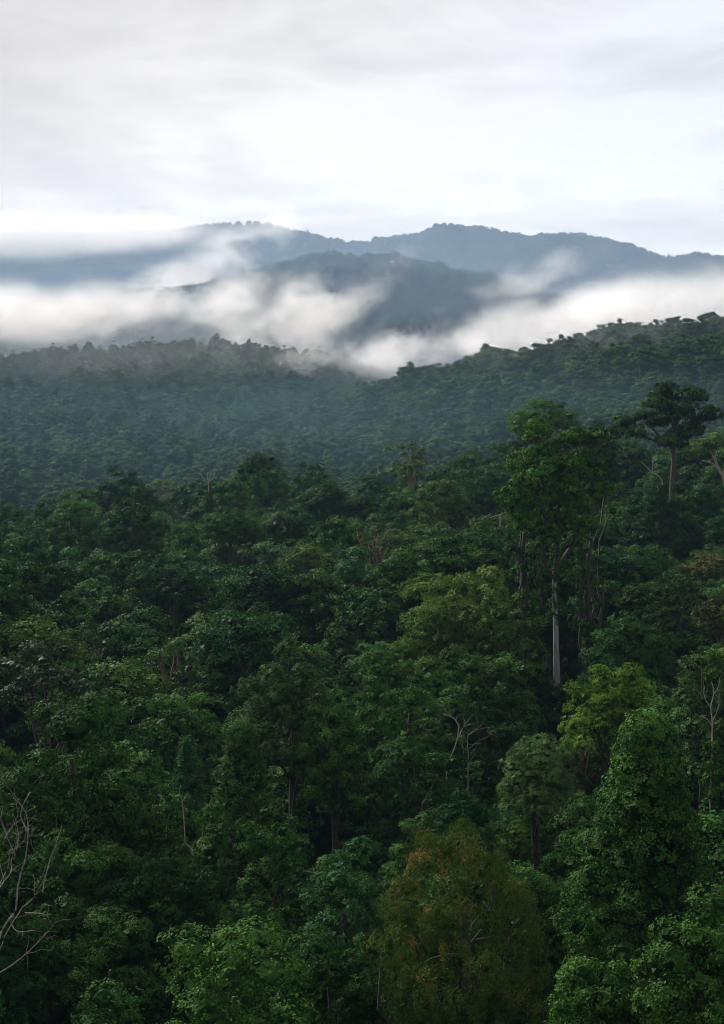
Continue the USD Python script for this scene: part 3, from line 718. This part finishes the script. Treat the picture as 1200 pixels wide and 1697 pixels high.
# keep the sight lines to the singled-out trees: a neighbour in front of one stays lower than that crown's lower third
for i in range(nt):
    H = SPECIES[kinds[i]][5] * zs[i]
    x_, y_, dep = project(np.array([pos[i, 0], pos[i, 1], gz[i] + H]))
    w_ = SPECIES[kinds[i]][6] * scl[i] * F_PX / dep
    for (a, b, g0, h0, r0_, lab) in HEROES:
        dh = math.hypot(a, b)
        if dist[i] < dh + 32:
            hxp, hyp, hd = project(np.array([a, b, g0 + h0]))
            hw = r0_ * F_PX / hd
            if abs(x_ - hxp) < w_ * 0.9 + hw * 0.8:
                limit = KEEP.get(lab, hyp + 1.25 * hw) if dist[i] < dh + 3 else hyp + 0.35 * hw
                if y_ < limit:
                    want = place(x_, limit, dist[i])[2] - gz[i]
                    if want < 0.42 * H:
                        gone[i] = True
                        break
                    zs[i] *= max(want / H, 0.30)
                    scl[i] = min(scl[i], max(zs[i], 0.55))
                    H = SPECIES[kinds[i]][5] * zs[i]
                    x_, y_, dep = project(np.array([pos[i, 0], pos[i, 1], gz[i] + H]))

ok = ~gone & ~((dist > 165) & (rng.random(nt) < 0.06))
pos, kinds, scl, zs, rots, gz, dist = (a[ok] for a in (pos, kinds, scl, zs, rots, gz, dist))
nt = len(pos)

# which of them the view shows, and how much of each: crowns painted far to near
order = np.argsort(-dist)
buf = np.full((849, 600), -1, int)
yy, xx = np.mgrid[0:849, 0:600]
allp = [(dist[i], pos[i, 0], pos[i, 1], gz[i], SPECIES[kinds[i]][5] * zs[i], SPECIES[kinds[i]][6] * scl[i], SPECIES[kinds[i]][7] / SPECIES[kinds[i]][5], i) for i in range(nt)]
allp += [(math.hypot(h[0], h[1]), h[0], h[1], h[2], h[3], h[4], 0.35, -10 - k) for k, h in enumerate(HEROES)]
for (dd_, x_, y_, g_, H_, R_, cb, i) in sorted(allp, key=lambda a: -a[0]):
    u, v_, dep = project(np.array([x_, y_, g_ + H_ * (1 + cb) / 2]))
    ru, rv = R_ * F_PX / dep / 2, H_ * (1 - cb) / 2 * F_PX / dep / 2
    u, v_ = u / 2, v_ / 2
    a0, a1, b0, b1 = int(max(u - ru, 0)), int(min(u + ru + 1, 600)), int(max(v_ - rv, 0)), int(min(v_ + rv + 1, 849))
    if a1 <= a0 or b1 <= b0:
        continue
    mk = ((xx[b0:b1, a0:a1] - u) / ru) ** 2 + ((yy[b0:b1, a0:a1] - v_) / rv) ** 2 < 1
    buf[b0:b1, a0:a1][mk] = i
seen = np.bincount(buf[buf >= 0], minlength=nt)[:nt]
individual = np.argsort(-seen)[:300]
individual = individual[seen[individual] > 12]
is_ind = np.zeros(nt, bool); is_ind[individual] = True

# each individual's label: its look, and the landmark tree that it stands nearest to
SHORT = {}
for h in HEROES:
    SHORT[h[5]] = h[5]
LAND = [(h, ) + project(np.array([h[0], h[1], h[2] + h[3] * .8]))[:2] for h in HEROES]
LANDNAME = ['the bronze weeping tree', 'the tall conical tree', 'the bush below the conical tree', 'the low tree beside the bronze weeping tree', 'the domed grey-green tree', 'the bright yellow-green tree', 'the widest olive-topped crown',
            'the full crown below the widest one', 'the crown left under the widest one', 'the olive shouldered crown', 'the green crown below the widest one', 'the dense dark crown', 'the lumpy green crown', 'the tree below the steep one', 'the small tree by the dead stem', 'the tall tree behind the emergent', 'the pale far crown', 'the tree below the umbrella emergent', 'the dark tree beside the bare trunk', 'the narrow tree beyond the bare trunk', 'the crown at the bare trunk foot', 'the dome topped left tree', 'the many-headed dark tree', 'the wide dark umbrella tree', 'the pale blue-green umbrella tree',
            'the lumpy tree above the gully', 'the steep sided dark tree', 'the brown trunked open tree', 'the silvery leaved tree', 'the light rounded tree at right', 'the olive-brown tree', 'the dark dome behind the bright tree',
            'the twiggy tree at the right edge', 'the small brownish crown', 'the flat-topped tree behind the bare trunk', 'the blue-green bush by the dome', 'the dense tree left of the bronze one', 'the narrow gully tree',
            'the bare trunked emergent', 'the umbrella crowned emergent', 'the pale forking tree', 'the leafless pale tree', 'the forked dead stem', 'the curving dead limbs', 'the hooked white snag', 'the grey splayed snag', 'the bleached branch', 'the twiggy bare tree']
rel = {}
for i in individual:
    s = SPECIES[kinds[i]]
    u, v_, dep = project(np.array([pos[i, 0], pos[i, 1], gz[i] + s[5] * zs[i] * .8]))
    k = int(np.argmin([math.hypot(u - l[1], (v_ - l[2]) * 1.2) for l in LAND]))
    du, dv = u - LAND[k][1], v_ - LAND[k][2]
    way = ('above' if dv < 0 else 'below') if abs(dv) * 1.2 > abs(du) else ('left of' if du < 0 else 'right of')
    size = 'small ' if scl[i] < 0.86 else ('large ' if scl[i] > 1.1 else '')
    rel.setdefault((size + s[1], way, k), []).append((math.hypot(du, dv), int(i)))
ORD = ['', 'second ', 'third ', 'fourth ', 'fifth ', 'sixth ', 'seventh ', 'eighth ', 'ninth ', 'tenth ', 'eleventh ', 'twelfth ']
label_of = {}
for (what, way, k), found in rel.items():
    found.sort()
    for n, (_, i) in enumerate(found):
        nth = 'nearest ' if n == 0 and len(found) > 1 else ORD[n]
        label_of[i] = f'{nth}{what} {way} {LANDNAME[k]}'

for i in sorted(individual, key=lambda i: dist[i]):
    s = SPECIES[kinds[i]]
    x = UsdGeom.Xform.Define(stage, numbered(s[0]))
    x.AddTranslateOp().Set((float(pos[i, 0]), float(pos[i, 1]), float(gz[i])))
    x.AddRotateZOp().Set(float(rots[i]))
    x.AddScaleOp().Set((float(scl[i]), float(scl[i]), float(zs[i])))
    x.GetPrim().GetReferences().AddInternalReference(f'/World/Prototypes/species_{(20 if dist[i] > 150 else 0) + kinds[i]:03d}')
    x.GetPrim().SetInstanceable(True)
    tag(x, label_of[int(i)], 'tree', 'forest trees on the near slope')


# ---- the rest of the forest: masses
def far_tree(path, H, R, zb, n, size, leaf, seed, flat=0.8, lobes=9, lsize=0.42, trunk=True, bark=BARK, under=-0.2):
    rng = np.random.default_rng(seed)
    L = dome_lobes(R, zb, H, rng, n=lobes, size=lsize, wob=0.15, under=under, inner=1)
    w = L[:, 3] ** 2
    k = rng.choice(len(L), n, p=w / w.sum())
    d = sphere_dirs(n, rng)
    d[:, 2] = np.where(d[:, 2] < -0.3, -d[:, 2], d[:, 2])
    p = L[k, :3] + d * (L[k, 3] * rng.uniform(0.75, 1.05, n))[:, None] * [1, 1, flat]
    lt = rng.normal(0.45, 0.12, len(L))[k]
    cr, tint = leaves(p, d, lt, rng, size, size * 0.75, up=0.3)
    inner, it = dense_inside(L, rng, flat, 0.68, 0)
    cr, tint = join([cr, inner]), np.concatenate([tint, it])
    add_mesh(path + '/crown', cr, leaf, tint)
    if trunk:
        add_mesh(path + '/trunk', tube(wobbly((0, 0, -1), (0, 0, zb + (H - zb) * .6), rng, 5, 0.03), np.linspace(1.0, 0.5, 5) * 0.016 * H, 5), bark, smooth=True)


def instancer(path, protos_, pos, z, idx, rot, sx, sz, label):
    pi = UsdGeom.PointInstancer.Define(stage, path)
    targets = []
    for k, make in enumerate(protos_):
        pp = f'{path}/Prototypes/tree_{k:03d}'
        UsdGeom.Xform.Define(stage, pp)
        make(pp)
        targets.append(pp)
    pi.CreatePrototypesRel().SetTargets(targets)
    pi.CreatePositionsAttr(Vt.Vec3fArray.FromNumpy(np.column_stack([pos, z]).astype(np.float32)))
    pi.CreateProtoIndicesAttr(Vt.IntArray.FromNumpy(np.asarray(idx, np.int32)))
    a = np.radians(np.asarray(rot)) / 2
    q = np.column_stack([np.cos(a), 0 * a, 0 * a, np.sin(a)])
    pi.CreateOrientationsAttr(Vt.QuathArray([Gf.Quath(float(w), 0.0, 0.0, float(s)) for w, _, _, s in q]))
    pi.CreateScalesAttr(Vt.Vec3fArray.FromNumpy(np.column_stack([sx, sx, sz]).astype(np.float32)))
    tag(pi, label, kind='stuff')
    return pi


mid_kinds = [lambda p, s=s, k=k: far_tree(p, s[5], s[6], s[7], 5200, 0.46, M[s[3]], 300 + k, lobes={'umbrella': 22, 'tower': 12}.get(s[2], 26), lsize=0.32, under={'umbrella': 0.05}.get(s[2], -0.3), flat=0.6 if s[2] == 'umbrella' else 0.8) for k, s in enumerate(SPECIES)]
rest = (~is_ind)
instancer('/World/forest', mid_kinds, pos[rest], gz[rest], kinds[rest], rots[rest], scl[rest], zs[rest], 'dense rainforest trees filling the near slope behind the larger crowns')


def hill_forest(path, d0, d1, spacing, n, size, seed, label, tmax=0.31, keep=None, H=(16, 25), leafs=('dark', 'blue', 'mid', 'pale', 'olive'), trunks=True, bark=BARK):
    r = np.random.default_rng(seed)
    p = scatter(d0, d1, tmax, spacing, r, keep, 0.5)
    m = len(p)
    if spacing < 10:                                              # hills near enough to tell crowns apart: tall lumpy, domed, layered and columnar trees
        FORM = [(25, 5.6, 5, 24, .32, .8), (24, 5.0, 4, 22, .34, .8), (27, 6.2, 8, 20, .34, .65), (24, 4.3, 2, 20, .34, .85), (24, 5.8, 8, 20, .32, .65)]
        k_ = [lambda q, j=j, lf=lf: far_tree(q, *FORM[j][:3], n, size, M[lf], seed + j, FORM[j][5], FORM[j][3], FORM[j][4], trunks, bark if j in (2, 3) else BARK) for j, lf in enumerate(leafs)]
    else:
        k_ = [lambda q, j=j, lf=lf: far_tree(q, 24, [5.3, 4.4, 4.9, 3.2, 5.2][j], [5, 4, 5, 3, 6][j], n, size, M[lf], seed + j, trunk=trunks, bark=BARK) for j, lf in enumerate(leafs)]
    g = ground_z(p[:, 0], p[:, 1])
    s = r.uniform(0.7, 1.2, m) * spacing / 8.0 if spacing > 10 else r.uniform(0.62, 1.25, m)
    hz = s ** 0.5 * r.uniform(H[0], H[1], m) / 24.0 * np.where(r.random(m) < 0.05, 1.08, 1.0)
    idx = r.choice(len(k_), m, p=[0.3, 0.25, 0.2, 0.17, 0.08])
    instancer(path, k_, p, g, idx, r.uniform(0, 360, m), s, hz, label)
    return m


bushes = scatter(60, 430, 0.31, 4.6, np.random.default_rng(9))
rb = np.random.default_rng(10)
nb = len(bushes)
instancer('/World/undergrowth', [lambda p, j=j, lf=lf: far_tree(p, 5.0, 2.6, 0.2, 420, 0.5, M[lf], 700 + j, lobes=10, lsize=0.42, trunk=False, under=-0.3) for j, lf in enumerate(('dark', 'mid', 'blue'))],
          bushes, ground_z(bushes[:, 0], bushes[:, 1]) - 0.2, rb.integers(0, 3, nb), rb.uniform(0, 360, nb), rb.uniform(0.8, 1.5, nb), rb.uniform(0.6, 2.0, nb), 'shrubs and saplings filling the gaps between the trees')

split = lambda p: p[:, 0] / p[:, 1] > np.interp(np.hypot(p[:, 0], p[:, 1]), [640, 1000, 1300], [-0.03, 0.0, 0.03])
n1 = hill_forest('/World/hillside_forest', 642, 1230, 7.4, 2400, 0.62, 500, 'hazy forest covering the hill that rises to the right', keep=lambda p: split(p), bark=BARK_PALE)
n2 = hill_forest('/World/hillside_forest_001', 642, 1600, 7.8, 2400, 0.66, 520, 'misty teal forest covering the long hill on the left', keep=lambda p: ~split(p), bark=BARK_PALE)
n3 = hill_forest('/World/mountain_forest', 2020, 2680, 10.5, 300, 1.9, 540, 'dark forest on the middle mountain rising out of the fog', H=(15, 24), trunks=False, leafs=('dark', 'pale', 'blue', 'dark', 'olive'))
n4 = hill_forest('/World/mountain_forest_001', 3500, 4880, 15.0, 70, 4.2, 560, 'blue hazed forest on the far mountain ridge', H=(14, 24), trunks=False, leafs=('dark', 'pale', 'blue', 'dark', 'olive'))
print('counts', nt, len(individual), rest.sum(), n1, n2, n3, n4, int((seen > 40).sum()))
